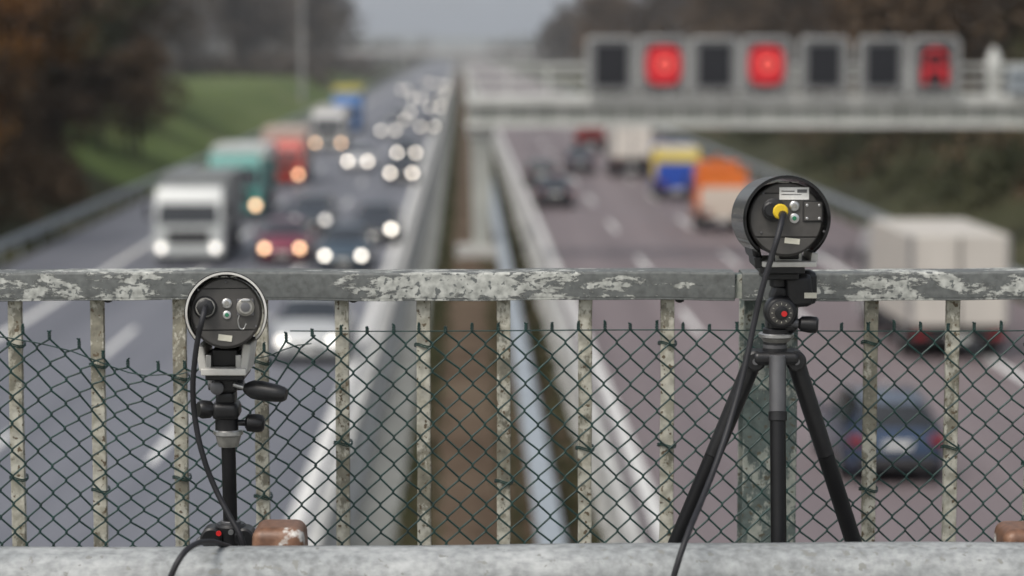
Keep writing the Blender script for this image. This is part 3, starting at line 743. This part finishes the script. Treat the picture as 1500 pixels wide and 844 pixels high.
        knob('connector_base',1130,309,[(0,17),(4,17),(5,15)],'black'); knob('connector_gland',1125,309,[(5,12),(14,12),(15,10),(20,9)],'black',10)
        for a in(60,135,225,300): screw(1130+14.5*math.cos(math.radians(a)),309+14.5*math.sin(math.radians(a)),1.6)
        knob('yellow_ring',1138,311,[(4,11),(21,11),(23,9)],'yellow'); knob('gland_nut',1141,316,[(16,7),(25,6.5),(32,5)],'black',12)
        knob('vent_plug',1160,303,[(0,7.5),(2,7.5),(3,6.5),(3.5,5)],'silver'); knob('vent_slot',1160,303,[(3.4,3.5),(4,3)],'dull'); knob('led_bezel',1160,321,[(0,7),(2,7),(2.5,6)],'silver'); knob('status_led',1160,321,[(2.3,3.4),(3.5,2.8)],'green',16)
        box('access_rim',(P(1187,311)[0],yf-.0004,P(1187,311)[2]),(30*k,.002,31*k),M['seam'],D,.001)
        box('access_plate',(P(1187,311)[0],yf-.0018,P(1187,311)[2]),(26*k,.003,27*k),M['facelt'],D,.001)
        for q in((1178,302),(1196,302),(1178,321),(1196,321)):
            p=P(*q); lathe('screw',(p[0],yf-.003,p[2]),(p[0],-1,p[2]),[(0,2*k),(.001,2*k),(.0015,k)],M['silver'],D,12)
        lab(1138,276,1181,294,'labelw'); lab(1141,281,1160,282.3,'seam',.0009); lab(1141,286,1170,287,'seam',.0009); lab(1164,279,1178,284,'greym',.0009)
        lab(1146,350,1168,358,'label',rot=6)
        for q in((1115,285),(1203,340),(1112,342)): screw(*q,1.8,'greym')
        lab(1137,268,1152,269.3,'dull'); lab(1156,268,1166,269.3,'dull')
    return D,k
dL,kL=device(333,458,3.74,58,6.2,-6.6,'L')
dR,kR=device(1148,322,3.74,61,-1.0,-3.5,'R')
# ------------------------------------------------------------------ left tripod & head
YT=3.84
kT=2.852e-4*YT
def C(name,a,b,r,mat,P_,ya=0,yb=None,r1=None,seg=28,bv=.001):
    p0=list(E(a[0],a[1],YT)); p1=list(E(b[0],b[1],YT)); p0[1]+=ya; p1[1]+=ya if yb is None else yb
    return cyl(name,p0,p1,r*kT,M[mat] if isinstance(mat,str) else mat,P_,None if r1 is None else r1*kT,seg,bv)
def B(name,x0,y0,x1,y1,d,mat,P_,dy=0,bv=.0015,rot=0):
    c=list(E((x0+x1)/2,(y0+y1)/2,YT)); c[1]+=dy
    return box(name,c,((x1-x0)*kT,d,(y1-y0)*kT*1.01),M[mat],P_,bv,(0,math.radians(rot),0))
TL=empty('camera_tripod')
B('cradle_left_lug',297,500,309,536,.10,'alu',TL,-.01,.003,-8); B('cradle_right_lug',360,496,372,536,.10,'alu',TL,-.01,.003,8)
B('cradle_left_inner',309,512,317,536,.08,'silver',TL,-.02); B('cradle_right_inner',352,512,360,536,.08,'silver',TL,-.02)
B('cradle_base',303,531,368,541,.12,'alu',TL,-.01,.002); B('cradle_block',316,506,354,531,.09,'black',TL,0,.003)
B('quick_plate',308,541,364,549,.10,'black',TL,-.01,.002)
B('head_upper',313,549,350,572,.055,'black',TL,0,.006); C('tilt_axis',(306,562),(358,562),9,'greym',TL)
lathe('tilt_disc',(E(322,563,YT)[0],YT-.03,E(322,563,YT)[2]),(E(322,563,YT)[0],0,E(322,563,YT)[2]),[(0,10*kT),(.006,10*kT),(.008,7*kT)],M['greym'],TL)
C('handle_stem',(345,558),(372,566),4,'silver',TL,-.03)
p0=Vector(E(362,563,YT))+Vector((0,-.035,0)); p1=Vector(E(424,571,YT))+Vector((0,-.05,0)); LH=(p1-p0).length
lathe('handle_grip',p0,p1,[(0,6*kT),(.006,10*kT),(.014,13.5*kT),(LH*.4,14.5*kT),(LH*.75,13*kT),(LH*.93,11*kT),(LH,8*kT)],M['black'],TL,32)
B('head_mid',318,570,346,590,.045,'black',TL,0,.006); B('head_body',312,586,352,612,.055,'black',TL,0,.009)
lathe('left_knob',(E(314,597,YT)[0],YT-.01,E(314,597,YT)[2]),(E(280,595,YT)[0],YT-.03,E(280,595,YT)[2]),[(0,7*kT),(.006,13*kT),(.02,14*kT),(.026,11*kT)],M['black'],TL,10)
C('pan_block',(332,608),(332,632),17,'black',TL,bv=.004)
C('right_stem',(345,618),(366,619),4.5,'black',TL); 
lathe('right_knob',E(359,618,YT),E(392,620,YT),[(0,7*kT),(.004,13*kT),(.02,14*kT),(.028,12*kT),(.031,8*kT)],M['black'],TL,12)
C('collar_ring',(334,628),(334,636),22,'silver',TL,bv=.0015); C('collar',(334,636),(334,653),19,'dull',TL,r1=15,bv=.001)
C('centre_column',(334,651),(336,800),10.5,'tube',TL)
C('clamp',(336,766),(336,800),24,'black',TL,bv=.004); C('clamp_ring',(336,762),(336,767),15,'greym',TL)
for nm,(a,b),rr_ in (('shoulder_left',(310,784),16),('shoulder_right',(358,784),15)):
    c=E(a,b,YT); lathe(nm,(c[0],YT-.03,c[2]),(c[0],YT+1,c[2]),[(0,rr_*kT*.8),(.003,rr_*kT),(.04,rr_*kT)],M['black'],TL,24)
c=E(322,775,YT); lathe('red_badge',(c[0],YT-.034,c[2]),(c[0],0,c[2]),[(0,4*kT),(.002,4*kT)],M['red'],TL,16)
c=E(340,773,YT); lathe('silver_screw',(c[0],YT-.034,c[2]),(c[0],0,c[2]),[(0,4*kT),(.004,4*kT)],M['silver'],TL,16)
C('lever',(290,790),(310,774),5,'greym',TL,-.02)
z=E(0,792,YT)[2]; xc=E(336,0,YT)[0]
for i,(dx,dy) in enumerate(((-.36,.1),(.36,.1),(0,-.19))):
    cyl('leg_%d'%i,(xc+dx*.06,YT+dy*.06,z),(xc+dx,YT+dy,.005),.013,M['tube'],TL,.009); lathe('foot_%d'%i,(xc+dx,YT+dy,.0),(xc+dx,YT+dy,1),[(0,.016),(.02,.014),(.03,.01)],M['rubber'],TL,16)
# ------------------------------------------------------------------ right tripod & head
TR=empty('camera_tripod')
B('cradle_left_lug',1098,372,1108,388,.10,'black',TR,-.01,.002,-8); B('cradle_right_lug',1178,366,1188,386,.10,'alu',TR,-.01,.002,8)
B('cradle_base',1108,378,1186,386,.12,'alu',TR,-.01,.002); B('cradle_left_side',1096,350,1108,380,.14,'black',TR,.03,.003,-12)
B('cradle_inner',1128,362,1168,380,.09,'silver',TR,0,.002); B('cradle_core',1134,360,1162,376,.10,'black',TR,-.004,.002)
B('quick_plate',1106,386,1170,396,.10,'black',TR,-.01,.002); B('plate_clamp',1112,395,1164,407,.075,'black',TR,-.005,.004)
C('plate_neck',(1140,405),(1140,420),15,'black',TR,.0,bv=.002)
B('tilt_housing',1148,400,1186,448,.055,'black',TR,.0,.010,-4); B('tilt_housing_rear',1160,396,1194,446,.045,'black',TR,.008,.010)
c=E(1182,430,YT); box('housing_label',(c[0],YT-.0285,c[2]),(18*kT,.0006,8*kT),M['label'],TR,0)
B('arm',1128,418,1158,445,.04,'black',TR,.01,.006,20)
c=E(1140,455,YT)
lathe('pan_dial',(c[0],YT,c[2]),(c[0],0,c[2]),[(0,24*kT),(.024,24*kT),(.028,22*kT),(.03,19*kT)],M['black'],TR,40)
lathe('dial_face',(c[0],YT-.030,c[2]),(c[0],0,c[2]),[(0,17*kT),(.001,17*kT),(.0015,16*kT)],M['facelt'],TR,40)
lathe('dial_hub',(c[0],YT-.0316,c[2]),(c[0],0,c[2]),[(0,10*kT),(.002,10*kT),(.003,8*kT)],M['black'],TR,24)
lathe('dial_badge',(c[0]+.004,YT-.0347,c[2]-.001),(c[0]+.004,0,c[2]-.001),[(0,4.2*kT),(.0008,4.2*kT)],M['red'],TR,20)
for i in range(12):
    a=i*math.pi/6; box('dial_mark_%d'%i,(c[0]+13.5*kT*math.cos(a),YT-.0318,c[2]+13.5*kT*math.sin(a)),(2.6*kT,.0005,.7*kT),M['label'],TR,0,(0,-a,0))
B('lower_body',1122,455,1166,486,.05,'black',TR,.01,.008)
C('lock_stem',(1150,470),(1176,473),7,'greym',TR,-.012)
lathe('lock_knob',(E(1167,472,YT)[0],YT-.014,E(1167,472,YT)[2]),(E(1198,474,YT)[0],YT-.02,E(1198,474,YT)[2]),[(0,7*kT),(.004,11*kT),(.018,12.5*kT),(.028,12*kT),(.031,9*kT)],M['black'],TR,14)
C('pan_base',(1136,480),(1136,488),20,'black',TR,bv=.001); C('pan_ring',(1136,487),(1136,493),26,'silver',TR,bv=.001); C('pan_ring_low',(1136,493),(1136,500),23,'dull',TR,r1=19)
C('column_neck',(1134,499),(1134,522),17,'black',TR,r1=19); C('column_band',(1134,503),(1134,510),17.8,'greym',TR)
B('spider',1100,512,1168,532,.06,'black',TR,0,.008)
for s_,cx_ in((-1,1104),(1,1163)):
    c=E(cx_,526,YT); lathe('hinge',(c[0],YT-.025,c[2]),(c[0],9,c[2]),[(0,12*kT),(.003,15*kT),(.045,15*kT),(.048,12*kT)],M['black'],TR,28)
    lathe('hinge_bolt',(c[0],YT-.0255,c[2]),(c[0],0,c[2]),[(0,5*kT),(.002,5*kT)],M['greym'],TR,16)
def leg(name,a,b,ya,yb,r,r1):
    p0=Vector(E(a[0],a[1],YT)); p1=Vector(E(b[0],b[1],YT)); p0.y=YT+ya; p1.y=YT+yb
    d=(p1-p0); t=(p0.z-.0)/(p0.z-p1.z); foot=p0+d*t
    m=p0.lerp(foot,.16); cyl(name+'_cap',p0,m,(r+1.2)*kT,M['black'],TR,r*kT,b=.001)
    m2=p0.lerp(foot,.56); cyl(name+'_upper',m,m2,r*kT,M['tube'],TR); cyl(name+'_lock',p0.lerp(foot,.54),p0.lerp(foot,.6),(r+2)*kT,M['black'],TR)
    cyl(name+'_lower',m2,foot,r1*kT,M['tube'],TR); lathe(name+'_foot',(foot.x,foot.y,0),(foot.x,foot.y,1),[(0,.02),(.02,.018),(.035,.012)],M['rubber'],TR,16)
leg('leg_left',(1104,524),(996,797),0,.03,12.5,10); leg('leg_right',(1163,524),(1256,797),0,.03,12.5,10)
p0=Vector(E(1135,520,YT)); p0.y=YT-.028; foot=Vector((p0.x-.002,YT-.21,0))
cyl('leg_front_cap',p0+Vector((0,-.001,.004)),p0.lerp(foot,.085),12.5*kT,M['greym'],TR,12*kT,b=.002)
cyl('leg_front_collar',p0.lerp(foot,.083),p0.lerp(foot,.098),13.5*kT,M['black'],TR,b=.001)
cyl('leg_front_tube',p0.lerp(foot,.095),p0.lerp(foot,.6),11.5*kT,M['tube'],TR); cyl('leg_front_lower',p0.lerp(foot,.6),foot,9*kT,M['tube'],TR)
lathe('leg_front_foot',(foot.x,foot.y,0),(foot.x,foot.y,1),[(0,.02),(.02,.018),(.035,.012)],M['rubber'],TR,16)
# ------------------------------------------------------------------ cables
def PT(x,y,Y): return E(x,y,Y)
curve('camera_cable',[[PT(303,450,3.725),PT(302,452,3.70),PT(298,468,3.685),PT(292,492,3.69),PT(286,530,3.70),PT(283,570,3.71),PT(286,615,3.72),PT(296,665,3.72),PT(314,715,3.72),PT(334,755,3.71),PT(350,785,3.70),PT(358,815,3.70),PT(362,880,3.70)]],.0044,M['rubber'],bez=True,res=4)
curve('camera_cable',[[PT(360,840,3.64),PT(345,812,3.62),PT(322,798,3.56),PT(300,794,3.50),PT(279,800,3.45),PT(263,815,3.42),PT(250,838,3.41),PT(236,880,3.42),PT(230,960,3.44)]],.0044,M['rubber'],bez=True,res=4)
curve('camera_cable',[[PT(1142,316,3.715),PT(1143,319,3.69),PT(1138,342,3.665),PT(1127,380,3.66),PT(1114,425,3.66),PT(1104,470,3.66),PT(1090,540,3.65),PT(1073,605,3.63),PT(1052,672,3.59),PT(1028,735,3.53),PT(1008,785,3.46),PT(996,820,3.44),PT(986,860,3.44),PT(980,960,3.44)]],.0046,M['rubber'],bez=True,res=4)
print('objects',len(bpy.data.objects))
